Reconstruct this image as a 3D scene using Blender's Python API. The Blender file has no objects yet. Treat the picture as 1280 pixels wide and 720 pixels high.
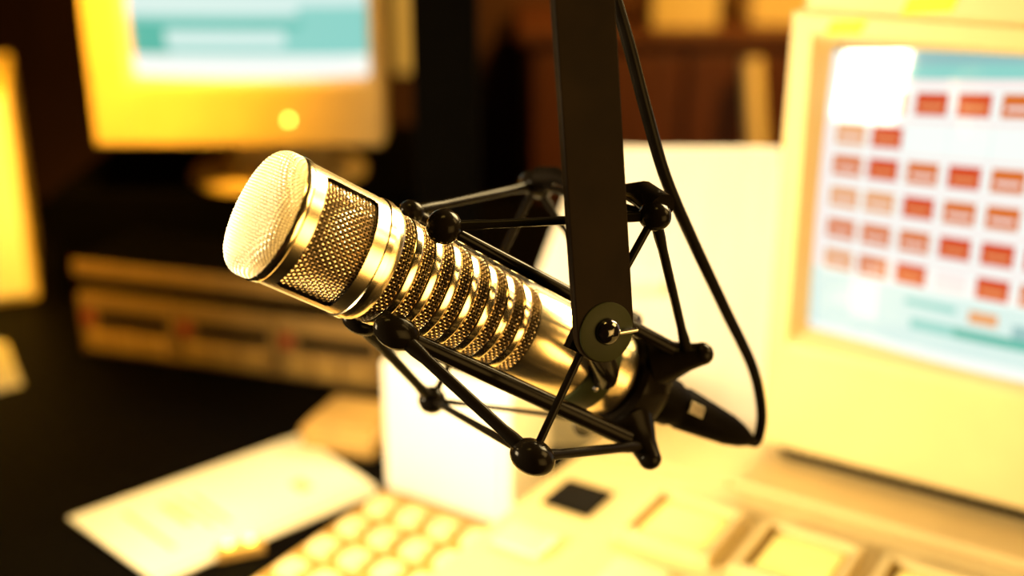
import bpy, math, random
from mathutils import Vector, Matrix
random.seed(7)
scene = bpy.context.scene
col = scene.collection
PI = math.pi

# ------------------------------------------------------------------ camera
F = 1500.0
PITCH = math.radians(20)
CAM = Vector((0, 0, 1.25))
cd = bpy.data.cameras.new('camera')
cam = bpy.data.objects.new('camera', cd)
col.objects.link(cam)
cam.location = CAM
cam.rotation_euler = (PI / 2 - PITCH, 0, 0)
cd.sensor_width = 36
cd.lens = 36 * F / 1280
cd.clip_start = 0.02
cd.dof.use_dof = True
cd.dof.focus_distance = 0.505
cd.dof.aperture_fstop = (cd.lens / 1000) / 0.0145
scene.camera = cam

# ------------------------------------------------------------------ world, lights, exposure
w = bpy.data.worlds.new('world'); scene.world = w
w.use_nodes = True
w.node_tree.nodes['Background'].inputs[0].default_value = (1.0, 0.5, 0.15, 1)
w.node_tree.nodes['Background'].inputs[1].default_value = 0.02
vs = scene.view_settings
vs.view_transform = 'Standard'
vs.look = 'None'
vs.gamma = 1
vs.use_curve_mapping = False
vs.exposure = 0.0


def area(name, loc, target, size, power, color, size_y=None, spread=180):
    d = bpy.data.lights.new(name, 'AREA')
    d.energy = power; d.color = color; d.size = size; d.spread = math.radians(spread)
    if size_y:
        d.shape = 'RECTANGLE'; d.size_y = size_y
    o = bpy.data.objects.new(name, d); col.objects.link(o)
    o.location = loc
    o.rotation_euler = (Vector(target) - Vector(loc)).to_track_quat('-Z', 'Y').to_euler()
    return o


KEY = (1.0, 0.76, 0.42)
AMB = (1.0, 0.50, 0.07)
area('desk_lamp_light', (-0.52, 0.45, 1.10), (0.20, 0.78, 0.95), 0.16, 5.0, KEY, 0.18, 92)
area('ceiling_lamp_light', (-0.10, 0.45, 2.0), (-0.20, 0.80, 0.75), 0.30, 1.0, (1.0, 0.62, 0.13), 0.30, 42)
area('side_fill_light', (1.45, 0.62, 1.85), (0.0, 0.5, 1.05), 0.9, 4.0, (1.0, 0.62, 0.2), 0.7, 50)  # added unseen panel, no real window; gives the microphone something bright to reflect
area('rear_fill_light', (0.62, 1.22, 1.56), (0.0, 0.54, 1.04), 0.60, 9, (1.0, 0.74, 0.34), 0.55, 50)  # added unseen source that blows out the microphone's top edge, no window there
area('front_fill_light', (0.85, -0.20, 0.98), (0.0, 0.50, 1.04), 0.9, 4.2, (1.0, 0.58, 0.16), 0.8, 70)  # added for reflections on the near side of the rings, not a window
area('back_fill_light', (0.9, 1.5, 2.3), (0.4, 2.2, 1.0), 0.4, 13, AMB, 0.4, 80)  # added unseen fill to brighten the wooden cabinet and its cartons
area('left_fill_light', (-0.20, 0.75, 1.75), (-0.45, 1.33, 1.04), 0.2, 3.0, (1.0, 0.47, 0.03), 0.2, 38)  # added unseen fill for the cream cabinet and the blue screened monitor


# ------------------------------------------------------------------ helpers
def at(px, py, d):
    """world point seen at (px, py) of the 1280x720 frame, d metres along the view axis"""
    x = (px - 640) / F * d; v = (360 - py) / F * d
    c, s = math.cos(PITCH), math.sin(PITCH)
    return CAM + Vector((x, v * s + d * c, v * c - d * s))


def mat(name, color, rough=0.5, metal=0.0, var=0.08, scale=40, emit=None, strength=1.0, bump=0.0, spec=0.5, coat=0.0, streak=None):
    m = bpy.data.materials.new(name); m.use_nodes = True
    nt = m.node_tree; b = nt.nodes['Principled BSDF']
    b.inputs['Roughness'].default_value = rough
    b.inputs['Metallic'].default_value = metal
    b.inputs['Specular IOR Level'].default_value = spec
    b.inputs['Coat Weight'].default_value = coat
    tc = nt.nodes.new('ShaderNodeTexCoord')
    mp = nt.nodes.new('ShaderNodeMapping')
    nz = nt.nodes.new('ShaderNodeTexNoise'); nz.inputs['Scale'].default_value = scale
    nz.inputs['Detail'].default_value = 4
    if streak: mp.inputs['Scale'].default_value = streak
    rp = nt.nodes.new('ShaderNodeValToRGB')
    c = Vector(color)
    rp.color_ramp.elements[0].position = 0.3; rp.color_ramp.elements[1].position = 0.7
    rp.color_ramp.elements[0].color = (*(c * (1 - var)), 1)
    rp.color_ramp.elements[1].color = (*(c * (1 + var)), 1)
    nt.links.new(tc.outputs['Object'], mp.inputs[0]); nt.links.new(mp.outputs[0], nz.inputs['Vector'])
    nt.links.new(nz.outputs['Fac'], rp.inputs[0]); nt.links.new(rp.outputs[0], b.inputs['Base Color'])
    if emit:
        b.inputs['Emission Color'].default_value = (*emit, 1)
        b.inputs['Emission Strength'].default_value = strength
    if bump:
        bp = nt.nodes.new('ShaderNodeBump'); bp.inputs['Strength'].default_value = bump
        bp.inputs['Distance'].default_value = 0.001
        nt.links.new(nz.outputs['Fac'], bp.inputs['Height']); nt.links.new(bp.outputs[0], b.inputs['Normal'])
    return m


M = {}
M['silver'] = mat('satin_nickel', (0.86, 0.70, 0.42), 0.25, 1.0, 0.04, 60, streak=(1, 1, 8))
M['polish'] = mat('polished_nickel', (0.90, 0.74, 0.44), 0.17, 1.0, 0.03, 60)
M['wire'] = mat('grille_wire', (0.66, 0.53, 0.35), 0.30, 1.0, 0.05, 90)
M['band_wire'] = mat('band_wire', (0.42, 0.32, 0.19), 0.30, 1.0, 0.05, 90)
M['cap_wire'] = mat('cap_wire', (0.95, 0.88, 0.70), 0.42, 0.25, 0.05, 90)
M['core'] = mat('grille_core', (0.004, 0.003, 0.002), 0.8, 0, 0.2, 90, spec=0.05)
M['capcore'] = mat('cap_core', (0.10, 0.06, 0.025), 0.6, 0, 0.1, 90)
M['black'] = mat('black_enamel', (0.004, 0.003, 0.002), 0.16, 0, 0.2, 80, spec=0.035)
M['matte'] = mat('black_matte', (0.0008, 0.0006, 0.0004), 0.7, 0, 0.2, 60, spec=0.02)
M['rubber'] = mat('black_rubber', (0.005, 0.004, 0.003), 0.25, 0, 0.2, 90, spec=0.025)
M['plug'] = mat('plug_rubber', (0.002, 0.0015, 0.001), 0.5, 0, 0.2, 90, spec=0.01)
M['gloss'] = mat('black_gloss', (0.004, 0.003, 0.003), 0.08, 0, 0.1, 90, spec=0.9)
M['bar'] = mat('dark_olive_paint', (0.006, 0.0035, 0.0014), 0.5, 0, 0.25, 50, bump=0.05, spec=0.02)
M['olive'] = mat('olive_metal', (0.016, 0.018, 0.007), 0.4, 0, 0.12, 60, spec=0.05)
M['chrome'] = mat('dark_chrome', (0.35, 0.33, 0.30), 0.12, 1.0, 0.05, 50)
M['cream'] = mat('cream_plastic', (0.70, 0.56, 0.27), 0.5, 0, 0.04, 20, bump=0.05)
M['cream2'] = mat('aged_cream_plastic', (0.66, 0.50, 0.23), 0.5, 0, 0.06, 20, bump=0.05)
M['paper'] = mat('white_paper', (0.86, 0.82, 0.70), 0.75, 0, 0.04, 14)
M['board'] = mat('white_card', (0.95, 0.92, 0.86), 0.7, 0, 0.04, 10, streak=(6, 6, .4))
M['box'] = mat('white_enamel', (0.93, 0.90, 0.82), 0.5, 0, 0.03, 12)
M['rack'] = mat('brown_rack_panel', (0.30, 0.18, 0.05), 0.5, 0, 0.15, 30)
M['tan'] = mat('tan_plastic', (0.50, 0.31, 0.09), 0.5, 0, 0.12, 30)
M['keycap'] = mat('ivory_keycap', (0.85, 0.70, 0.38), 0.4, 0, 0.05, 60)
M['deck'] = mat('tan_deck', (0.46, 0.28, 0.07), 0.5, 0, 0.12, 30)
M['yellowbtn'] = mat('lit_yellow_button', (0.9, 0.72, 0.25), 0.35, 0, 0.06, 60, emit=(1, 0.72, 0.12), strength=0.35)
M['gap_shade'] = mat('amber_gap_shade', (0.30, 0.17, 0.03), 0.45, 0, 0.06, 60)  # dark tone paints in the shade of the gap round each lens
M['blackbtn'] = mat('black_button', (0.004, 0.003, 0.002), 0.6, 0, 0.2, 60, spec=0.05)
M['desk'] = mat('black_desk_laminate', (0.0010, 0.0007, 0.0005), 0.6, 0, 0.3, 8, spec=0.04)
M['wall'] = mat('dark_red_brown_wall', (0.060, 0.020, 0.008), 0.7, 0, 0.3, 5, streak=(6, 6, .5))
M['wood'] = mat('red_brown_wood', (0.075, 0.018, 0.004), 0.55, 0, 0.35, 12, streak=(8, 8, .6))
M['floor'] = mat('dark_carpet', (0.012, 0.008, 0.005), 0.9, 0, 0.3, 60)
M['ceiling'] = mat('dim_ceiling', (0.10, 0.06, 0.03), 0.9, 0, 0.1, 10)
M['pale'] = mat('pale_wood', (0.75, 0.60, 0.32), 0.6, 0, 0.1, 20, streak=(6, 6, .5))
M['sticker'] = mat('yellow_sticker', (0.90, 0.70, 0.02), 0.6, 0, 0.06, 60)
M['led_y'] = mat('yellow_lamp', (0.8, 0.6, 0.1), 0.3, 0, 0.02, 60, emit=(1, 0.72, 0.10), strength=10)
M['led_r'] = mat('red_lamp', (0.16, 0.008, 0.004), 0.3, 0, 0.02, 60, emit=(1, 0.03, 0.005), strength=0.10)
M['led_w'] = mat('tiny_lamp', (0.6, 0.5, 0.3), 0.3, 0, 0.02, 60, emit=(1, 0.7, 0.3), strength=4)
M['ink'] = mat('faded_ink', (0.45, 0.33, 0.16), 0.8, 0, 0.15, 90)


def scr(name, c, s):
    return mat('screen_' + name, (0.01, 0.01, 0.01), 0.06, 0, 0.0, 30, emit=c, strength=s, spec=0.5)


S_WHITE = scr('white', (0.95, 1.0, 0.95), 1.0)
S_PALE = scr('pale_blue', (0.72, 0.93, 0.88), 0.95)
S_TEAL = scr('teal', (0.09, 0.52, 0.42), 0.95)
S_CYAN = scr('cyan', (0.30, 0.74, 0.66), 0.9)
S_BLUE = scr('blue_grey', (0.32, 0.60, 0.60), 0.9)
S_RED = scr('red', (0.68, 0.065, 0.014), 1.0)
S_ORANGE = scr('orange', (0.72, 0.16, 0.02), 1.0)
S_PEACH = scr('peach', (0.82, 0.36, 0.14), 1.0)
S_PINK = scr('pink', (0.96, 0.86, 0.82), 1.0)


class MB:
    def __init__(s): s.v = []; s.f = []; s.mi = []
    def add(s, vs, fs, mi=0):
        o = len(s.v); s.v += [tuple(v) for v in vs]
        s.f += [tuple(i + o for i in f) for f in fs]; s.mi += [mi] * len(fs)
        return s
    def box(s, x0, x1, y0, y1, z0, z1, mi=0, T=None):
        vs = [Vector((x, y, z)) for z in (z0, z1) for y in (y0, y1) for x in (x0, x1)]
        if T: vs = [T @ v for v in vs]
        return s.add(vs, [(0, 2, 3, 1), (4, 5, 7, 6), (0, 1, 5, 4), (2, 6, 7, 3), (0, 4, 6, 2), (1, 3, 7, 5)], mi)
    def loft(s, rings, mi=0, caps=True):
        n = len(rings[0]); vs = [p for r in rings for p in r]; fs = []
        for i in range(len(rings) - 1):
            for j in range(n):
                a = i * n + j; b = i * n + (j + 1) % n
                fs.append((a, b, b + n, a + n))
        if caps:
            fs.append(tuple(range(n - 1, -1, -1))); fs.append(tuple((len(rings) - 1) * n + j for j in range(n)))
        return s.add(vs, fs, mi)
    def lathe(s, prof, seg=64, mi=0, caps=False, T=None):
        """prof: (z, r) pairs, turned about the local z axis"""
        rings = []
        for z, r in prof:
            rg = [Vector((r * math.cos(2 * PI * j / seg), r * math.sin(2 * PI * j / seg), z)) for j in range(seg)]
            if T: rg = [T @ p for p in rg]
            rings.append(rg)
        return s.loft(rings, mi, caps)
    def tube(s, pts, r, seg=12, mi=0):
        pts = [Vector(p) for p in pts]; rs = r if isinstance(r, (list, tuple)) else [r] * len(pts)
        rings = []; up = None
        for i, p in enumerate(pts):
            t = (pts[min(i + 1, len(pts) - 1)] - pts[max(i - 1, 0)]).normalized()
            if up is None:
                up = t.orthogonal().normalized()
            up = (up - t * up.dot(t)).normalized()
            bn = t.cross(up)
            rings.append([p + (up * math.cos(2 * PI * j / seg) + bn * math.sin(2 * PI * j / seg)) * rs[i] for j in range(seg)])
        return s.loft(rings, mi, True)
    def ball(s, c, r, seg=16, mi=0, sc=(1, 1, 1), T=None):
        c = Vector(c); n = seg // 2; rings = []
        for i in range(n + 1):
            a = PI * (i + 0.02) / (n + 0.04); z = -math.cos(a); q = math.sin(a)
            rg = [Vector((q * math.cos(2 * PI * j / seg) * sc[0], q * math.sin(2 * PI * j / seg) * sc[1], z * sc[2])) * r for j in range(seg)]
            if T: rg = [T @ p for p in rg]
            rings.append([c + p for p in rg])
        return s.loft(rings, mi, True)
    def build(s, name, m, parent=None, smooth=False, bevel=0, bseg=2, angle=35):
        me = bpy.data.meshes.new(name); me.from_pydata(s.v, [], s.f)
        ms = m if isinstance(m, (list, tuple)) else [m]
        for q in ms: me.materials.append(q)
        if len(ms) > 1: me.polygons.foreach_set('material_index', s.mi)
        if smooth:
            me.polygons.foreach_set('use_smooth', [True] * len(me.polygons))
            me.set_sharp_from_angle(angle=math.radians(angle))
        me.update()
        o = bpy.data.objects.new(name, me); col.objects.link(o)
        if parent: o.parent = parent
        if bevel:
            b = o.modifiers.new('bevel', 'BEVEL'); b.width = bevel; b.segments = bseg; b.limit_method = 'ANGLE'
        return o


def thing(name, label, cat, loc=(0, 0, 0), rotz=0, group=None, matrix=None):
    o = bpy.data.objects.new(name, None); col.objects.link(o); o.empty_display_size = 0.02
    if matrix is not None: o.matrix_world = matrix
    else: o.location = loc; o.rotation_euler = (0, 0, rotz)
    tag(o, label, cat, group); return o


def tag(o, label=None, cat=None, group=None, kind=None):
    if label: o['label'] = label
    if cat: o['category'] = cat
    if group: o['group'] = group
    if kind: o['kind'] = kind
    return o


def spline(pts, n=8):
    """Catmull-Rom through the points"""
    P = [Vector(p) for p in pts]; P = [P[0] * 2 - P[1]] + P + [P[-1] * 2 - P[-2]]; out = []
    for i in range(1, len(P) - 2):
        for k in range(n):
            t = k / n; a, b, c, d = P[i - 1], P[i], P[i + 1], P[i + 2]
            out.append(0.5 * ((2 * b) + (c - a) * t + (2 * a - 5 * b + 4 * c - d) * t * t + (3 * b - a - 3 * c + d) * t ** 3))
    return out + [P[-2]]


# ------------------------------------------------------------------ the setting
DZ = 0.75
tag(MB().box(-2.2, 2.2, -1.2, 3.0, -0.1, 0).build('floor', M['floor']), 'dark carpet floor', None, None, 'structure')
tag(MB().box(-2.2, 2.2, 2.6, 2.7, 0, 2.6).build('wall_back', M['wall']), 'dark reddish brown back wall', None, None, 'structure')
tag(MB().box(-2.3, -2.2, -1.2, 2.7, 0, 2.6).build('wall_left', M['wall']), 'dark brown side wall', None, None, 'structure')
tag(MB().box(2.2, 2.3, -1.2, 2.7, 0, 2.6).build('wall_right', M['wall']), 'dark brown side wall', None, None, 'structure')
tag(MB().box(-2.2, 2.2, -1.3, -1.2, 0, 2.6).build('wall_front', M['wall']), 'dark brown wall', None, None, 'structure')
tag(MB().box(-2.3, 2.3, -1.3, 2.7, 2.6, 2.7).build('ceiling', M['ceiling']), 'dim ceiling', None, None, 'structure')

desk = thing('studio_desk', 'wide black studio desk that carries the monitors and the console', 'desk', (0, 1.0, 0))
MB().box(-1.1, 1.1, -0.72, 0.78, 0.715, DZ).build('desktop', M['desk'], desk, bevel=0.004)
for sx in (-1.05, 1.05):
    MB().box(sx - 0.02, sx + 0.02, -0.65, 0.72, 0, 0.715).build('leg', M['desk'], desk)

# ------------------------------------------------------------------ microphone (local frame: x up across, y towards the viewer, z along the body)
A0 = Vector((-0.097416, 0.472201, 1.108849))
ax = Vector((0.789279, 0.317137, -0.525797)); an = Vector((0.444457, -0.885894, 0.132848)); au = Vector((0.423670, 0.338549, 0.840172))
MICM = Matrix(((au.x, an.x, ax.x, A0.x), (au.y, an.y, ax.y, A0.y), (au.z, an.z, ax.z, A0.z), (0, 0, 0, 1)))
mic = thing('microphone', 'golden silver broadcast microphone with mesh head and ringed body in a spider mount', 'microphone', matrix=MICM)


def wires_on(mb, fn, u0, u1, v0, v1, pu, pv, r, amp, closed_u=False, steps=2):
    """woven wires over a surface fn(u, v, lift) -> point; pu/pv are the numbers of wires"""
    for i in range(pu):
        u = u0 + (u1 - u0) * (i / pu if closed_u else (i + .5) / pu); n = pv * steps
        mb.tube([fn(u, v0 + (v1 - v0) * k / n, amp * math.cos(PI * (k * pv / n - .5 + i))) for k in range(n + 1)], r, 4)
    for j in range(pv):
        v = v0 + (v1 - v0) * (j + .5) / pv; n = pu * steps
        mb.tube([fn(u0 + (u1 - u0) * k / n, v, -amp * math.cos(PI * (k * pu / n + j - (0 if closed_u else .5)))) for k in range(n + 1)], r, 4)


# domed mesh cap
RC = 0.0268
def cap_pt(rho, phi, lift=0):
    flat = 0.0205; rad = 0.0062; wall = 0.004
    if rho <= flat:
        r = rho; z = -0.0135 + 0.0032 * (rho / flat) ** 2; nr, nz = 0.25 * rho / flat, -1
    elif rho <= flat + rad * PI / 2:
        a = (rho - flat) / rad; r = flat + rad * math.sin(a); z = -0.0103 + rad * (1 - math.cos(a)); nr, nz = math.sin(a), -math.cos(a)
    else:
        r = flat + rad; z = -0.0103 + rad + (rho - flat - rad * PI / 2); nr, nz = 1, 0
    return Vector(((r + lift * nr) * math.cos(phi), (r + lift * nr) * math.sin(phi), z + lift * nz))


RHO = 0.0205 + 0.0062 * PI / 2 + 0.004
mb = MB()
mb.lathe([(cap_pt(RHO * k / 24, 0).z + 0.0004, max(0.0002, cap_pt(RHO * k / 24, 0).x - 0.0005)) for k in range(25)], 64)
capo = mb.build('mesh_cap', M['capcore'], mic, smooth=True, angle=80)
mb = MB(); pitch = 0.00135; nw = int(RHO / pitch)
for sgn in (0, 1):
    for i in range(-nw, nw + 1):
        c0 = i * pitch; half = math.sqrt(max(0, RHO ** 2 - c0 ** 2)); n = max(2, int(2 * half / (pitch / 2)))
        pts = []
        for k in range(n + 1):
            t = -half + 2 * half * k / n
            x, y = (c0, t) if sgn == 0 else (t, c0)
            pts.append(cap_pt(math.hypot(x, y), math.atan2(y, x), 0.00045 * math.cos(PI * (t / pitch + i + sgn)) + 0.0002))
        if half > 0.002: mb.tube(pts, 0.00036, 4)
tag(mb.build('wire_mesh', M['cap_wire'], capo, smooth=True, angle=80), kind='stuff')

# polished rim behind the cap
MB().lathe([(-0.0005, 0.0262), (-0.0007, 0.0274), (0.0, 0.0279), (0.0026, 0.0279), (0.0034, 0.0274), (0.0036, 0.0266)], 96).build('rim', M['polish'], mic, smooth=True, angle=50)

# head shell with two grille windows
S0, S1, WS0, WS1 = 0.0030, 0.0475, 0.0085, 0.0335
RH0, RH1 = 0.0272, 0.0266
SEG = 180
def head_r(s):
    t = (s - S0) / (S1 - S0); r = RH0 + (RH1 - RH0) * t
    if s > 0.0445: r -= 0.0010 * ((s - 0.0445) / 0.003) ** 2
    return r
zs = sorted(set([S0, 0.0045, 0.0065, WS0, WS0 + 0.0006, WS0 + 0.0014, WS1 - 0.0014, WS1 - 0.0006, WS1, 0.036, 0.0385, 0.041, 0.0435, 0.0445, 0.0455, 0.0465, S1] + [WS0 + 0.0014 + (WS1 - WS0 - 0.0028) * k / 8 for k in range(1, 8)]))
WA = math.radians(63)
def in_win(a, z):
    d = min(abs((a - c + PI) % (2 * PI) - PI) for c in (PI / 2, 3 * PI / 2))
    if d > WA or z < WS0 or z > WS1: return False
    ed = (WA - d) * RH0; ez = min(z - WS0, WS1 - z)
    return not (ed < 0.002 and ez < 0.002 and math.hypot(0.002 - ed, 0.002 - ez) > 0.002)
mb = MB(); nz_ = len(zs)
mb.add([(head_r(z) * math.cos(2 * PI * j / SEG), head_r(z) * math.sin(2 * PI * j / SEG), z) for z in zs for j in range(SEG)], [])
gone = set()
for i in range(nz_ - 1):
    for j in range(SEG):
        if in_win(2 * PI * (j + .5) / SEG, (zs[i] + zs[i + 1]) / 2): gone.add((i, j))
for i in range(nz_ - 1):
    for j in range(SEG):
        if (i, j) in gone: continue
        mb.f.append((i * SEG + j, i * SEG + (j + 1) % SEG, (i + 1) * SEG + (j + 1) % SEG, (i + 1) * SEG + j)); mb.mi.append(0)
inner = {}
def inn(i, j):
    if (i, j) not in inner:
        a = 2 * PI * j / SEG; r = head_r(zs[i]) - 0.0022
        mb.v.append((r * math.cos(a), r * math.sin(a), zs[i])); inner[(i, j)] = len(mb.v) - 1
    return inner[(i, j)]
for (i, j) in gone:
    j2 = (j + 1) % SEG
    for (di, dj, p, q) in ((-1, 0, (i, j), (i, j2)), (1, 0, (i + 1, j2), (i + 1, j)), (0, -1, (i + 1, j), (i, j)), (0, 1, (i, j2), (i + 1, j2))):
        if (i + di, (j + dj) % SEG) not in gone:
            mb.f.append((p[0] * SEG + p[1], q[0] * SEG + q[1], inn(*q), inn(*p))); mb.mi.append(1)
head = mb.build('head_shell', [M['silver'], M['black']], mic, smooth=True, angle=30)
MB().lathe([(0.0395, 0.0268), (0.0398, 0.0274), (0.0425, 0.0274), (0.0428, 0.0268)], 96).build('trim_ring', M['polish'], head, smooth=True, angle=40)
MB().lathe([(S0, 0.0236), (WS1 + .004, 0.0236)], 64).build('grille_core', M['core'], mic, smooth=True)
for c in (PI / 2, 3 * PI / 2):
    mb = MB()
    wires_on(mb, lambda u, v, l: Vector(((0.0247 + l) * math.cos(u), (0.0247 + l) * math.sin(u), v)), c - WA - .04, c + WA + .04, WS0 - .001, WS1 + .001, 39, 17, 0.00034, 0.00046)
    tag(mb.build('grille_window', M['wire'], mic, smooth=True, angle=80), kind='stuff')

# ringed body
B0, PITCH_B, NB = 0.0475, 0.01005, 8
def body_r(s): return 0.0252 - 0.0038 * max(0, min(1, (s - B0) / (NB * PITCH_B)))
MB().lathe([(B0 - .004, 0.0222), (B0 + NB * PITCH_B + 0.004, body_r(1) - .0025)], 64).build('inner_tube', M['core'], mic, smooth=True)
for k in range(NB):
    s0 = B0 + k * PITCH_B + 0.0003; s1 = s0 + 0.0053; r = body_r(s0) - 0.0011
    mb = MB()
    wires_on(mb, lambda u, v, l: Vector(((r + l) * math.cos(u), (r + l) * math.sin(u), v)), 0, 2 * PI, s0, s1, 92, 4, 0.00030, 0.00042, True)
    mb.lathe([(s0, r - .0008), (s1, r - .0008)], 64, 1)
    tag(mb.build('mesh_band', [M['band_wire'], M['core']], mic, smooth=True, angle=80), kind='stuff')
    e0 = s1 + 0.0001; e1 = B0 + (k + 1) * PITCH_B + 0.0002; R = body_r((e0 + e1) / 2)
    if k < NB - 1:
        MB().lathe([(e0, R - .0022), (e0, R - .0006), (e0 + .0005, R - .0001), (e0 + .0011, R), (e1 - .0011, R), (e1 - .0005, R - .0001), (e1, R - .0006), (e1, R - .0022)], 96).build('ring', M['polish'], mic, smooth=True, angle=50)
BE = B0 + NB * PITCH_B - 0.0045
MB().lathe([(BE, 0.019), (BE, 0.0209), (BE + .0008, 0.0214), (0.150, 0.0214), (0.186, 0.0212), (0.1885, 0.0206), (0.1895, 0.019), (0.1895, 0.002)], 96).build('rear_body', M['silver'], mic, smooth=True, angle=40)
cl = MB().lathe([(0.158, 0.0210), (0.158, 0.0222), (0.1585, 0.0226), (0.1715, 0.0226), (0.172, 0.0222), (0.172, 0.0210)], 96).build('collar', M['olive'], mic, smooth=True, angle=40)
for a in (60, 112, 240, 300):
    c, s = math.cos(math.radians(a)), math.sin(math.radians(a))
    MB().ball((0.0226 * c, 0.0226 * s, 0.165), 0.0016, 12).build('screw', M['chrome'], cl, smooth=True, angle=80)
MB().lathe([(0.1890, 0.0150), (0.200, 0.0150), (0.2015, 0.0140), (0.2065, 0.0128), (0.2065, 0.001)], 48).build('output_socket', M['black'], mic, smooth=True, angle=40)

# ------------------------------------------------------------------ spider shock mount (same frame)
mount = thing('shock_mount', 'black wire spider shock mount cradling the silver microphone', 'shock mount', matrix=MICM)
TN, BN = Vector((0.0684, 0.0590, 0.1294)), Vector((-0.0446, 0.0590, 0.1249))
TF, BF = Vector((0.0715, -0.0590, 0.1336)), Vector((-0.0497, -0.0600, 0.1327))
fTN, fBN = Vector((0.0265, 0.0245, 0.0595)), Vector((-0.0215, 0.0255, 0.0600))
fTF, fBF = Vector((0.0285, -0.0160, 0.0605)), Vector((-0.0265, -0.0140, 0.0600))
rTN, rBN = Vector((0.0232, 0.0275, 0.2005)), Vector((-0.0235, 0.0250, 0.2005))
rTF, rBF = Vector((0.0255, -0.0270, 0.2005)), Vector((-0.0255, -0.0270, 0.2005))
PV = Vector((0.0156, 0.0560, 0.1269))
# outer square of rods
for a, b, r in ((TN, PV, 0.0018), (PV, BN, 0.0018), (TN, TF, 0.0020), (BN, BF, 0.0018), (TF, BF, 0.0018)):
    mid = (a + b) / 2
    MB().tube(spline([a, mid, b], 4), r, 12).build('frame_rod', M['black'], mount, smooth=True, angle=60)
for p, r, sc in ((TN, 0.0066, (1.0, 1.25, 1.0)), (BN, 0.0090, (0.85, 1.1, 1.1)), (TF, 0.0085, (.8, 1.3, 1)), (BF, 0.0072, (1, 1, 1))):
    MB().ball(p, r, 20, sc=sc).build('corner_joint', M['black'], mount, smooth=True, angle=80)
MB().tube([TN + Vector((0.004, 0.001, 0.001)), TN + Vector((0.0075, -0.012, -0.002)), TN + Vector((0.0075, -0.028, -0.001))], [0.0066, 0.0060, 0.0034], 14).build('corner_clip', M['black'], mount, smooth=True, angle=60)
MB().tube([TF + Vector((0.004, 0.006, -0.003)), TF + Vector((0.0065, 0.018, -0.001)), TF + Vector((0.005, 0.030, 0.001))], [0.0050, 0.0044, 0.0030], 14).build('corner_clip', M['black'], mount, smooth=True, angle=60)
# suspension cords from the cradle to the corners
for a, b, r in ((fTN, TN, 0.0019), (fTF, TF, 0.0021), (fBN, BN, 0.0027), (fBF, BF, 0.0024), (rTN, TN, 0.0021), (rBN, BN, 0.0023), (rTF, TF, 0.0017), (rBF, BF, 0.0013)):
    MB().tube(spline([a, a * .7 + b * .3, a * .3 + b * .7, b], 4), [r * 1.25] * 3 + [r] * 7 + [r * 1.2] * 3, 12).build('cord', M['rubber'], mount, smooth=True, angle=60)
# cradle: four rails along the body, blocks in front, ring behind
for a, b, w_ in ((fTN, rTN, 0.0031), (fBN, rBN, 0.0040), (fTF, rTF, 0.0028), (fBF, rBF, 0.0028)):
    b2 = b.copy(); b2.z = 0.190
    MB().tube([a, (a * .6 + b2 * .4) * Vector((1, 1, 1)).x, b2], [w_ * .8, w_, w_ * 1.1], 10).build('rail', M['black'], mount, smooth=True, angle=60)
for p, r, sc in ((fTN, 0.0076, (1, 1, 1)), (fBN, 0.0074, (1.0, 0.9, 1.45)), (fTF, 0.0050, (1, 1, 1.2)), (fBF, 0.0062, (.8, 1, 1.4))):
    MB().ball(p, r, 20, sc=sc).build('front_joint', M['black'], mount, smooth=True, angle=80)
MB().lathe([(0.1835, 0.0218), (0.1835, 0.0250), (0.186, 0.0270), (0.197, 0.0262), (0.2045, 0.0215), (0.2045, 0.0165), (0.1895, 0.0165), (0.1895, 0.0218), (0.1835, 0.0218)], 64).build('rear_ring', M['black'], mount, smooth=True, angle=40)
for p in (rTN, rBN, rTF, rBF):
    d = Vector((p.x, p.y, 0)).normalized(); q = d * 0.0225 + Vector((0, 0, 0.193))
    MB().tube([q, q * .5 + p * .5, p, p + d * 0.006 + Vector((0, 0, 0.003))], [0.0125, 0.0095, 0.0066, 0.0054], 16).build('rear_arm', M['black'], mount, smooth=True, angle=60)
    MB().ball(p + d * 0.006 + Vector((0, 0, 0.003)), 0.0056, 16).build('rear_joint', M['black'], mount, smooth=True, angle=80)
# pivot bracket between the frame and the cradle
br = MB()
br.box(-0.013, 0.013, -0.0025, 0.0025, -0.006, 0.006, T=Matrix.Translation(PV + Vector((0, -0.003, 0))))
br.tube([PV + Vector((0, -0.004, 0)), Vector((0.008, 0.045, 0.140)), Vector((0.001, 0.030, 0.160)), Vector((-0.002, 0.0225, 0.166))], [0.005, 0.0055, 0.006, 0.006], 14)
br.build('pivot_bracket', M['black'], mount, smooth=True, angle=45)

# ------------------------------------------------------------------ boom stand: post behind, tube overhead, flat yoke bar down to the pivot
stand = thing('boom_stand', 'black boom stand whose flat olive bar hangs down to the microphone mount', 'boom stand', (-0.06, 1.10, DZ))
SB = Vector((-0.06, 1.10, DZ))
def rel(mb, o):
    mb.v = [tuple(Vector(v) - o) for v in mb.v]; return mb
MB().box(-0.034, 0.07, -0.05, 0.06, 0, 0.008).build('base_plate', M['matte'], stand, bevel=0.002)
po = MB().box(-0.029, 0.029, -0.029, 0.029, 0.008, 0.70).build('post', M['matte'], stand, bevel=0.003)
piv = MICM @ Vector((0.0156, 0.0620, 0.1269))
top0 = Vector((0.0256, 0.4792, 1.1954)) + an * 0.002
bdir = (top0 - piv).normalized(); bw = bdir.cross(an).normalized()
if bw.x < 0: bw = -bw
hb = 0.0136; L_ = (1.41 - piv.z) / bdir.z
pts = [(-hb * math.cos(a), -hb * math.sin(a)) for a in [PI * k / 20 for k in range(21)]]
pts = [(x * 1.0, y) for x, y in pts] + [(hb, L_), (-hb, L_)]
mb = MB(); th = 0.0042
front = [piv + bw * x + bdir * y + an * th for x, y in pts]; back = [piv + bw * x + bdir * y for x, y in pts]
n = len(pts)
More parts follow.
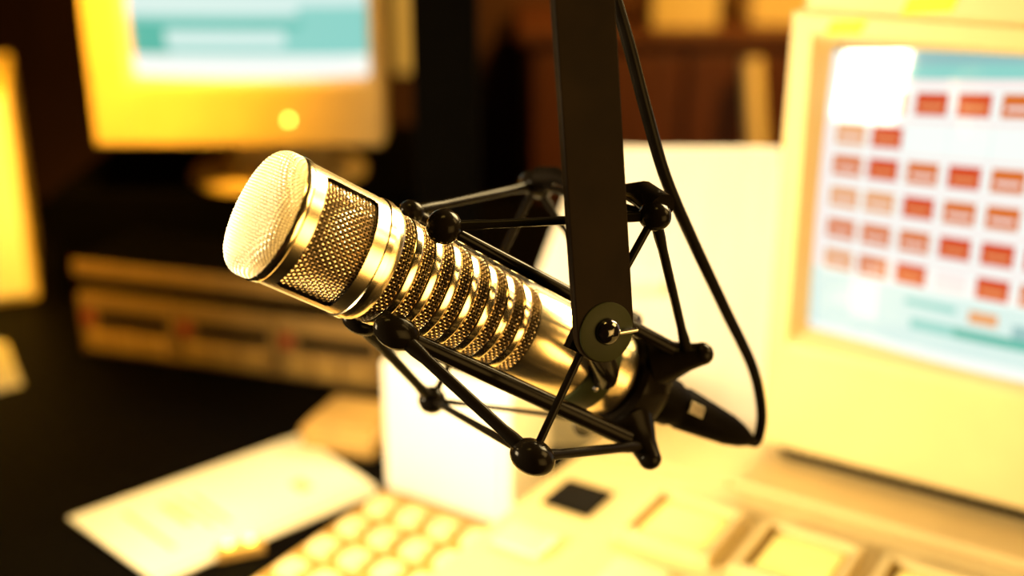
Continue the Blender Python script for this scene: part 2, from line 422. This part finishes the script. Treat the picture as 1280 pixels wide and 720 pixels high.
mb.add(front + back, [tuple(range(n)), tuple(range(2 * n - 1, n - 1, -1))] + [(i, i + n, (i + 1) % n + n, (i + 1) % n) for i in range(n)])
yb = rel(mb, SB).build('yoke_bar', M['bar'], stand, bevel=0.0006, bseg=2)
TZ = Matrix.Translation(piv - SB) @ Matrix((( bw.x, bdir.x, an.x, 0), (bw.y, bdir.y, an.y, 0), (bw.z, bdir.z, an.z, 0), (0, 0, 0, 1)))
MB().lathe([(th, 0.0126), (th + .0006, 0.0126), (th + .0008, 0.0122), (th + .0008, 0.0001)], 48, T=TZ @ Matrix.Translation((0.0, -0.0004, 0))).build('washer', M['olive'], yb, smooth=True, angle=30)
sc_ = MB().lathe([(th + .0006, 0.0056), (th + .002, 0.0056), (th + .0036, 0.0048), (th + .0048, 0.0030), (th + .0052, 0.0001)], 32, T=TZ)
sc_.build('pivot_screw', M['gloss'], yb, smooth=True, angle=50)
MB().tube([TZ @ Vector((0.004, -0.001, th + .0025)), TZ @ Vector((0.0135, -0.0015, th + .0022))], 0.0011, 10).build('screw_lever', M['chrome'], yb, smooth=True, angle=50)
e = piv + bdir * (L_ - 0.012) - an * 0.006
rel(MB().tube([e + Vector((0.006, -0.03, 0)), Vector((-0.06, 1.10, e.z)) + Vector((0, 0.04, 0))], 0.013, 24), SB).build('boom_tube', M['matte'], stand, smooth=True, angle=50)

# ------------------------------------------------------------------ microphone cable with its plug
cab = thing('microphone_cable', 'thin black cable looping from the microphone plug up beside the flat bar', 'cable', matrix=Matrix.Translation(MICM @ Vector((0, 0, 0.205))))
C0 = MICM @ Vector((0, 0, 0.205))
TA = Matrix.Translation(-C0) @ MICM
pl = MB().lathe([(0.2070, 0.001), (0.2070, 0.0118), (0.2085, 0.0125), (0.2230, 0.0120), (0.2250, 0.0108), (0.2300, 0.0104), (0.2320, 0.0110), (0.2640, 0.0082), (0.2730, 0.0062), (0.2790, 0.0040), (0.2790, 0.001)], 40, T=TA).build('plug', M['plug'], cab, smooth=True, angle=40)
MB().box(-0.003, 0.003, 0.0104, 0.0124, 0.226, 0.236, T=TA @ Matrix.Rotation(math.radians(-12), 4, 'Z')).build('release_tab', M['chrome'], pl, bevel=0.0005)
path = [MICM @ Vector((0, 0, 0.272)), MICM @ Vector((-.0005, 0, 0.281)), at(947, 549, .628), at(952, 515, .622), at(941, 460, .606), at(906, 386, .580), at(866, 301, .552), at(832, 222, .530), at(808, 140, .515), at(787, 60, .505), at(768, -6, .498), at(752, -60, .492), at(738, -120, .486), Vector((0.040, 0.505, 1.320))]
rel(MB().tube(spline(path, 10), 0.0028, 14), C0).build('cord', M['rubber'], cab, smooth=True, angle=60)

# ------------------------------------------------------------------ computer monitors
def curved_screen(name, x0, x1, z0, z1, y, R, cells, parent, base, extra_x=(), extra_z=(), warp=None):
    """screen glass: a bulged grid whose cells take the colour that cells() gives for their centre"""
    mats = [base]; idx = {base.name: 0}
    def lines(a, b, ex):
        L = sorted(set([a, b] + [q for q in ex if a < q < b])); out = [L[0]]
        for q in L[1:]:
            k = max(1, math.ceil((q - out[-1]) / 0.008)); p = out[-1]
            out += [p + (q - p) * i / k for i in range(1, k + 1)]
        return out
    X, Z = lines(x0, x1, extra_x), lines(z0, z1, extra_z)
    cx, cz = (x0 + x1) / 2, (z0 + z1) / 2
    mb = MB()
    for z in Z:
        for x in X:
            zz = z + (warp(x, z) if warp else 0)
            mb.v.append((x, y - 0.012 + ((x - cx) ** 2 + (z - cz) ** 2) / (2 * R), zz))
    nx = len(X)
    for i in range(len(Z) - 1):
        for j in range(nx - 1):
            m = cells((X[j] + X[j + 1]) / 2, (Z[i] + Z[i + 1]) / 2)
            if m.name not in idx: idx[m.name] = len(mats); mats.append(m)
            mb.f.append((i * nx + j, i * nx + j + 1, (i + 1) * nx + j + 1, (i + 1) * nx + j)); mb.mi.append(idx[m.name])
    return mb.build(name, mats if len(mats) > 1 else mats[0], parent, smooth=True, angle=80)


def bezel(W, H, sx0, sx1, sz0, sz1, dep, rec, m, parent, inset=0.008):
    mb = MB()
    o = [(0, 0), (W, 0), (W, H), (0, H)]; i_ = [(sx0 - inset, sz0 - inset), (sx1 + inset, sz0 - inset), (sx1 + inset, sz1 + inset), (sx0 - inset, sz1 + inset)]
    k_ = [(sx0, sz0), (sx1, sz0), (sx1, sz1), (sx0, sz1)]
    vs = [(x, 0, z) for x, z in o] + [(x, 0, z) for x, z in i_] + [(x, rec, z) for x, z in k_] + [(x, dep, z) for x, z in o] + [(x, dep, z) for x, z in k_]
    fs = []
    for q in range(4):
        r = (q + 1) % 4
        fs += [(q, r, 4 + r, 4 + q), (4 + q, 4 + r, 8 + r, 8 + q), (8 + q, 8 + r, 16 + r, 16 + q), (q, 12 + q, 12 + r, r), (12 + q, 16 + q, 16 + r, 12 + r)]
    mb.add(vs, fs)
    return mb.build('bezel', m, parent, bevel=0.0035, bseg=3)


def tube_body(W, H, y0, y1, m, parent, tx=0.06, tz=0.06):
    def rect(a, b, c, d, y): return [Vector((a, y, c)), Vector((b, y, c)), Vector((b, y, d)), Vector((a, y, d))]
    return MB().loft([rect(0.008, W - .008, 0.008, H - .008, y0), rect(0.012, W - .012, 0.012, H - .012, y0 + (y1 - y0) * .35), rect(tx, W - tx, 0.03, H - tz, y1)]).build('housing', m, parent, bevel=0.006, bseg=2)


ER = math.radians(-32.43)
rm = thing('computer_monitor', 'large cream computer monitor showing a grid of red buttons', 'monitor', (0.191, 0.833, 0.805), ER)
OFF = 0.0145
W_, H_ = 0.375, 0.328
bz = bezel(W_, H_, 0.024, 0.338, 0.094, 0.306, 0.05, 0.016, M['cream'], rm)
cols = [0.0435, 0.0695, 0.0968, 0.1243, 0.1520, 0.1800, 0.2080, 0.2360, 0.2640, 0.2920]
rows = [0.2730, 0.2490, 0.2260, 0.2020, 0.1775, 0.1535]
bwid, bhei = 0.0107, 0.0075
grid = {}
rng = random.Random(3)
for r_i in range(6):
    for c_i in range(10):
        k = rng.choice([S_RED, S_RED, S_ORANGE, S_RED, S_ORANGE])
        if r_i == 0 and c_i == 0: k = None
        if r_i == 1 and c_i >= 2: k = None
        if c_i == 0: k = S_ORANGE if r_i in (2, 4) else S_PEACH
        if (r_i, c_i) == (0, 0): k = None
        if (r_i, c_i) in ((3, 1), (4, 1), (5, 1)): k = S_PEACH if r_i == 3 else S_ORANGE
        if (r_i, c_i) == (5, 3): k = S_PINK
        if (r_i, c_i) in ((0, 2), (0, 3), (2, 3), (5, 2), (5, 4)): k = S_RED
        if (r_i, c_i) in ((2, 2), (3, 4), (2, 4)): k = S_ORANGE
        grid[(r_i, c_i)] = k
def right_cells(x, z):
    if z > 0.2945 and x > 0.056: return S_BLUE if z > 0.2985 else S_CYAN
    if z > 0.2895 and x > 0.056: return S_CYAN
    if z < 0.1135: return S_PALE if z > 0.100 else S_WHITE
    if z < 0.1215 and x > 0.10: return S_TEAL if x > 0.13 else S_CYAN
    if z < 0.1315 and x > 0.168: return S_BLUE
    if 0.127 < z < 0.136 and 0.139 < x < 0.158: return S_PEACH
    if 0.128 < z < 0.136 and 0.095 < x < 0.130: return S_CYAN if z > 0.131 else S_PALE
    if z < 0.141: return S_PALE if not (0.055 < x < 0.075) else S_WHITE
    for r_i, rz in enumerate(rows):
        for c_i, cx in enumerate(cols):
            k = grid[(r_i, c_i)]
            if k and abs(x - cx) < bwid and abs(z - rz) < bhei:
                if abs(z - rz + .0016) < 0.0012 and abs(x - cx) < bwid * .72: return S_PEACH if k is S_RED else S_PINK
                return k
            if abs(x - cx) < bwid + .0028 and abs(z - rz) < bhei + .0028: return S_WHITE
    if z > 0.262 and x < 0.056: return S_WHITE  # white corner paints in the lamp glare on the glass
    if 0.239 < z < 0.2575 and x > 0.083: return S_PALE
    return S_PINK if z > 0.145 else S_PALE
ex = sorted(sum(([c - bwid, c + bwid, c - bwid * .72, c + bwid * .72, c - bwid - .0028, c + bwid + .0028] for c in cols), [0.056, 0.139, 0.158, 0.095, 0.13, 0.10, 0.083, 0.168, 0.075, 0.055]))
ez = sorted(sum(([r - bhei, r + bhei, r - .0028, r - .0004, r - bhei - .0028, r + bhei + .0028] for r in rows), [0.2945, 0.2985, 0.2895, 0.1135, 0.1, 0.1215, 0.1315, 0.127, 0.136, 0.131, 0.128, 0.141, 0.262, 0.239, 0.2575, 0.145]))
curved_screen('screen', 0.022, 0.340, 0.090, 0.309, 0.016, 0.95, right_cells, rm, S_PALE, ex, ez,
              warp=lambda x, z: (z - 0.15) / 0.15 * 0.11 * (x - 0.10) if z > 0.15 else 0)
hs = tube_body(W_, H_, 0.045, 0.36, M['cream2'], rm)
MB().box(0.0065, 0.37, 0.004, 0.20, H_ - .001, H_ + .030).build('top_housing', M['cream'], rm, bevel=0.004)
for x0, x1, z0, z1, sl in ((0.0240, 0.0520, 0.3140, 0.3240, 0.002), (0.0720, 0.1080, 0.3300, 0.3420, 0.004)):
    mb = MB().add([(x0, 0.0032 if z0 > .329 else -.0006, z0), (x1 - .004, 0.0032 if z0 > .329 else -.0006, z0 + sl), (x1, 0.0032 if z0 > .329 else -.0006, z1 + sl), (x0 + .004, 0.0032 if z0 > .329 else -.0006, z1)], [(0, 1, 2, 3)])
    o = mb.build('sticker', M['sticker'], rm); o['label'] = 'yellow sticker'
    so = o.modifiers.new('solid', 'SOLIDIFY'); so.thickness = 0.0006
for ch in list(rm.children):
    ch.location.z += OFF
MB().box(0.012, 0.36, 0.010, 0.27, 0, OFF + .006).build('foot', M['matte'], rm, bevel=0.006)  # black and set well forward to stand in for the shadow under the monitor

lm = thing('computer_monitor', 'cream computer monitor with a blue screen on the dark riser behind the rack', 'monitor', (-0.4600, 1.300, 0.882), math.radians(-1.0))
WL, HL = 0.318, 0.31
LO = 0.062
bezel(WL, HL, 0.046, 0.303, 0.074, 0.270, 0.05, 0.020, M['cream2'], lm, inset=0.006)
def left_cells(x, z):
    if z < 0.098: return S_WHITE
    if 0.107 < z < 0.128 and 0.085 < x < 0.215: return S_PALE if z < 0.124 else S_CYAN
    if z < 0.131 and x < 0.088: return S_TEAL
    if z < 0.134 and x < 0.235: return S_TEAL if z > 0.128 else S_CYAN
    if z < 0.106: return S_CYAN
    if 0.141 < z < 0.165 and x < 0.23: return S_PALE
    if 0.15 < z < 0.165: return S_PALE
    if 0.19 < z < 0.22 and x < 0.2: return S_WHITE
    return S_CYAN
curved_screen('screen', 0.044, 0.305, 0.072, 0.272, 0.020, 0.95, left_cells, lm, S_CYAN, [0.085, 0.088, 0.215, 0.235, 0.23, 0.2], [0.098, 0.107, 0.128, 0.124, 0.131, 0.134, 0.106, 0.141, 0.165, 0.15, 0.19, 0.22])
tube_body(WL, HL, 0.045, 0.33, M['cream2'], lm)
MB().ball((0.216, -0.001, 0.030), 0.0032, 12, sc=(1, .5, 1)).build('power_light', M['led_y'], lm, smooth=True)
for ch in list(lm.children):
    ch.location.z += LO
MB().lathe([(0, 0.105), (0.006, 0.105), (0.012, 0.095), (0.016, 0.060), (LO + .012, 0.050)], 48, caps=True, T=Matrix.Translation((0.175, 0.125, 0))).build('foot', M['cream2'], lm, smooth=True, angle=40)

ri = thing('monitor_riser', 'plain black riser box under the blue screened monitor', 'riser', (-0.28, 1.50, DZ))
MB().box(-0.25, 0.22, -0.17, 0.20, 0, 0.132).build('body', M['matte'], ri, bevel=0.003)

# ------------------------------------------------------------------ rack of players on the desk
RA = math.atan2(1.075 - 1.175, -0.126 + 0.455)
rk = thing('player_rack', 'low rack of tan fronted players with red lamps below the blue screened monitor', 'rack', (-0.455, 1.175, DZ), RA)
WR = 0.344
MB().box(0, WR, 0.004, 0.115, 0, 0.070).build('case', M['matte'], rk, bevel=0.002)
for k in range(3):
    x0 = 0.002 + k * (WR / 3); x1 = x0 + WR / 3 - 0.003
    fp = MB().box(x0, x1, -0.002, 0.005, 0.002, 0.069).build('player_front', M['rack'], rk, bevel=0.0015)
    MB().box(x0 + .024, x1 - .006, -0.0035, 0.0, 0.036, 0.050).build('slot', M['blackbtn'], fp)
    MB().box(x0 + .006, x0 + .017, -0.0045, 0.0, 0.036, 0.050).build('red_lamp', M['led_r'], fp)
    for q in range(3):
        MB().box(x0 + .010 + q * .032, x0 + .036 + q * .032, -0.0065, 0.0, 0.008, 0.028).build('push_button', M['deck'], fp, bevel=0.001)
ts = MB().box(0, WR, 0.004, 0.115, 0.086, 0.103).build('top_shelf', M['matte'], rk, bevel=0.0015)
MB().box(0, WR, -0.001, 0.0045, 0.087, 0.1025).build('front_strip', M['rack'], ts, bevel=0.001)
for x in (0.006, WR - .006):
    MB().box(x - .004, x + .004, 0.02, 0.11, 0.069, 0.087).build('support', M['matte'], rk)

# ------------------------------------------------------------------ white box, white board, console strip, key panel
wb = thing('equipment_box', 'plain white enamel box standing on the desk under the microphone', 'box', (-0.1054, 0.8824, DZ), ER)
MB().box(0, 0.125, 0, 0.058, 0, 0.118).build('case', M['box'], wb, bevel=0.004)
MB().box(0.010, 0.115, -0.0012, 0.002, 0.010, 0.108).build('front_panel', M['box'], wb, bevel=0.0008)

def slab(pts, off, name, m, parent, base, bevel=0.0):
    n = len(pts); off = Vector(off)
    mb = MB().add([Vector(p) - base for p in pts] + [Vector(p) + off - base for p in pts],
                  [tuple(range(n)), tuple(range(2 * n - 1, n - 1, -1))] + [(i, i + n, (i + 1) % n + n, (i + 1) % n) for i in range(n)])
    return mb.build(name, m, parent, bevel=bevel)

bb = Vector((0.10, 0.965, DZ))
bd = thing('white_board', 'tall white card board with a slanted side propped behind the console', 'board', bb)
slab([(-0.035, 0.953, DZ + .001), (0.245, 0.953, DZ + .001), (0.226, 0.985, 1.016), (0.062, 0.985, 1.016)], (0, 0.006, 0), 'card', M['board'], bd, bb, 0.001)
slab([(0.09, 0.962, DZ + 0.15), (0.13, 0.962, DZ + 0.15), (0.13, 1.06, DZ), (0.09, 1.06, DZ)], (0, 0.008, 0.004), 'prop', M['board'], bd, bb)

EM = Matrix.Translation((0.06, 0.865, DZ)) @ Matrix.Rotation(ER, 4, 'Z')
cs = thing('console', 'cream mixing console strip with one black and several amber square buttons', 'console', (0.06, 0.865, DZ), ER)
body = MB().box(0, 0.62, -0.34, 0, 0, 0.050).build('body', M['cream'], cs, bevel=0.004)  # unseen front lengthened so its cream reflects in the microphone
for k in range(5):
    cx = 0.036 + k * 0.084; hw = 0.026
    if k == 0:
        b = MB().box(cx - .020, cx + .020, -0.098, -0.058, 0.049, 0.0535).build('push_button', M['blackbtn'], cs, bevel=0.002); b['label'] = 'black button'
    else:
        fr = MB().box(cx - hw - .003, cx + hw + .003, -0.078 - hw - .003, -0.078 + hw + .003, 0.049, 0.0525).build('push_button', M['gap_shade'], cs, bevel=0.001)
        fr['label'] = 'amber lit button'
        MB().box(cx - hw + .003, cx + hw - .001, -0.078 - hw + .002, -0.078 + hw - .002, 0.051, 0.0565).build('lens', M['yellowbtn'], fr, bevel=0.002)
        rim = MB(); g = hw + .003
        for bx0, bx1, by0, by1 in ((-g - .006, -g, -g - .006, g + .006), (g, g + .006, -g - .006, g + .006), (-g, g, -g - .006, -g), (-g, g, g, g + .006)):
            rim.box(cx + bx0, cx + bx1, -0.078 + by0, -0.078 + by1, 0.049, 0.0605)
        rim.build('rim', M['cream'], fr, bevel=0.001)
    MB().box(cx - .020, cx + .020, -0.165, -0.135, 0.049, 0.056).build('key', M['keycap'], cs, bevel=0.003)

ps = thing('monitor_plinth', 'low cream plinth under the large cream monitor, behind the console strip', 'plinth', (0.06, 0.865, DZ), ER)
MB().box(0.122, 0.52, 0.003, 0.165, 0, 0.0545).build('base', M['cream2'], ps, bevel=0.002)
MB().box(0.002, 0.121, 0.003, 0.080, 0, 0.0510).build('side_tray', M['cream2'], ps, bevel=0.002)

kp = thing('key_panel', 'tan panel of ivory square keys between the paper sheets and the console', 'panel', (-0.100, 0.858, DZ), ER)
MB().box(-0.003, 0.124, -0.23, 0, 0, 0.014).build('base', M['deck'], kp, bevel=0.002)
key0 = MB().box(-.0100, .0100, -.0095, .0095, 0, 0.010).build('key', M['keycap'], kp, bevel=0.003)
first = True
for r in range(6):
    for c in range(4):
        o = key0 if first else key0.copy()
        if not first: col.objects.link(o)
        first = False
        o.location = (0.018 + c * 0.030, -0.032 - r * 0.034, 0.0135)

lb = thing('lamp_block', 'tiny tan block with two glowing yellow lamps beside the paper sheets', 'lamp', (-0.2055, 0.7845, DZ), math.radians(22))
MB().box(-0.018, 0.018, -0.006, 0.006, 0, 0.008).build('block', M['tan'], lb, bevel=0.001)
for x in (-0.0082, 0.0082):
    MB().ball((x, 0, 0.012), 0.0034, 12).build('bulb', M['led_y'], lb, smooth=True)

# ------------------------------------------------------------------ papers and small things
def sheet(name, pts, z0, th, label, group=None, lines=()):
    c = sum((Vector((x, y, 0)) for x, y in pts), Vector()) / len(pts); c.z = z0
    t = thing(name, label, 'paper', c, 0, group)
    slab([(x, y, z0) for x, y in pts], (0, 0, th), 'page', M['paper'], t, c)
    for (u0, u1, v0, v1) in lines:
        P = [Vector((*p, z0 + th + .0003)) for p in pts]
        q = lambda u, v: (P[0] * (1 - u) + P[1] * u) * (1 - v) + (P[3] * (1 - u) + P[2] * u) * v
        slab([q(u0, v0), q(u1, v0), q(u1, v1), q(u0, v1)], (0, 0, -.0002), 'printed_line', M['ink'], t, c)
    return t


sheet('script_sheet', [(-0.352, 0.8316), (-0.1921, 0.9752), (-0.1134, 0.8824), (-0.262, 0.748)], DZ + .0022, 0.0016, 'printed white script sheet lying on top of the pile on the black desk',
      lines=[(0.28, 0.31, 0.25, 0.60), (0.34, 0.36, 0.25, 0.72), (0.40, 0.42, 0.30, 0.75), (0.74, 0.80, 0.58, 0.74), (0.15, 0.17, 0.2, 0.8)])
sheet('script_sheet', [(-0.342, 0.8276), (-0.1861, 0.9662), (-0.1105, 0.8762), (-0.256, 0.744)], DZ + .0004, 0.0016, 'white script sheet mostly hidden beneath the printed top sheet')
sheet('loose_sheet', [(-0.60, 1.225), (-0.545, 1.195), (-0.487, 1.090), (-0.545, 1.040), (-0.66, 1.08)], DZ + .0004, 0.0012, 'loose pale sheet on the desk in front of the tall cream cabinet')

tb = thing('tan_box', 'small tan box on the desk behind the script sheets', 'box', (-0.140, 0.972, DZ), math.radians(-20))
MB().box(-0.040, 0.034, -0.035, 0.035, 0, 0.024).build('case', M['tan'], tb, bevel=0.006, bseg=3)
MB().box(-0.034, 0.028, -0.029, 0.029, 0.023, 0.028).build('lid', M['tan'], tb, bevel=0.002)

cc = thing('cream_cabinet', 'tall cream equipment cabinet at the edge of the desk', 'cabinet', (-0.562, 1.335, DZ), math.radians(21))
MB().box(-0.30, 0, 0, 0.28, 0, 0.250).build('case', M['cream2'], cc, bevel=0.004)
MB().box(-0.292, -0.008, -0.003, 0.003, 0.008, 0.242).build('front_panel', M['box'], cc, bevel=0.0015)

# ------------------------------------------------------------------ back of the room
wc = thing('wooden_cabinet', 'low red brown wooden cabinet against the back wall', 'cabinet', (0.45, 2.30, 0))
MB().box(-0.42, 0.70, -0.15, 0.28, 0, 0.93).build('case', M['wood'], wc, bevel=0.003)
MB().box(-0.44, 0.72, -0.165, 0.28, 0.93, 0.95).build('top', M['wood'], wc, bevel=0.003)
for k in range(4):
    x0 = -0.41 + k * 0.275
    dr = MB().box(x0, x0 + .262, -0.166, -0.150, 0.06, 0.91).build('door', M['wood'], wc, bevel=0.002)
    MB().ball((x0 + (.24 if k % 2 == 0 else .02), -0.172, 0.55), 0.009, 12).build('knob', M['chrome'], dr, smooth=True)

def pale_box(name, x, y, w_, d_, h, label, cat):
    t = thing(name, label, cat, (x, y, 0.95), 0)
    MB().box(-w_ / 2, w_ / 2, -d_ / 2, d_ / 2, 0, h).build('case', M['cream'], t, bevel=0.004)
    MB().box(-w_ / 2 - .003, w_ / 2 + .003, -d_ / 2 - .003, d_ / 2 + .003, h * .78, h + .003).build('lid', M['cream'], t, bevel=0.002)
pale_box('carton', 0.31, 2.26, 0.12, 0.16, 0.13, 'cream carton on the wooden cabinet nearest the hanging bar', 'carton')
pale_box('carton', 0.50, 2.30, 0.13, 0.16, 0.11, 'cream carton on the wooden cabinet nearest the large monitor', 'carton')
stk = thing('wooden_stick', 'pale wooden stick leaning against the red brown cabinet', 'stick', (0.50, 1.93, 0))
MB().tube([(0, 0, 0.0), (-0.082, 0.170, 0.90)], 0.017, 12).build('shaft', M['pale'], stk, smooth=True, angle=50)
MB().tube([(-0.082, 0.170, 0.90), (-0.0829, 0.1719, 0.91)], 0.018, 12).build('end_cap', M['pale'], stk, smooth=True, angle=50)
ns = thing('notice_strip', 'narrow pale paper strip pinned on the dark back wall', 'notice', (-0.222, 2.597, 0.80))
MB().box(-0.034, 0.034, -0.0012, 0.0, 0, 0.50).build('strip', M['paper'], ns)
MB().ball((0, -0.002, 0.49), 0.005, 10).build('pin', M['chrome'], ns, smooth=True)
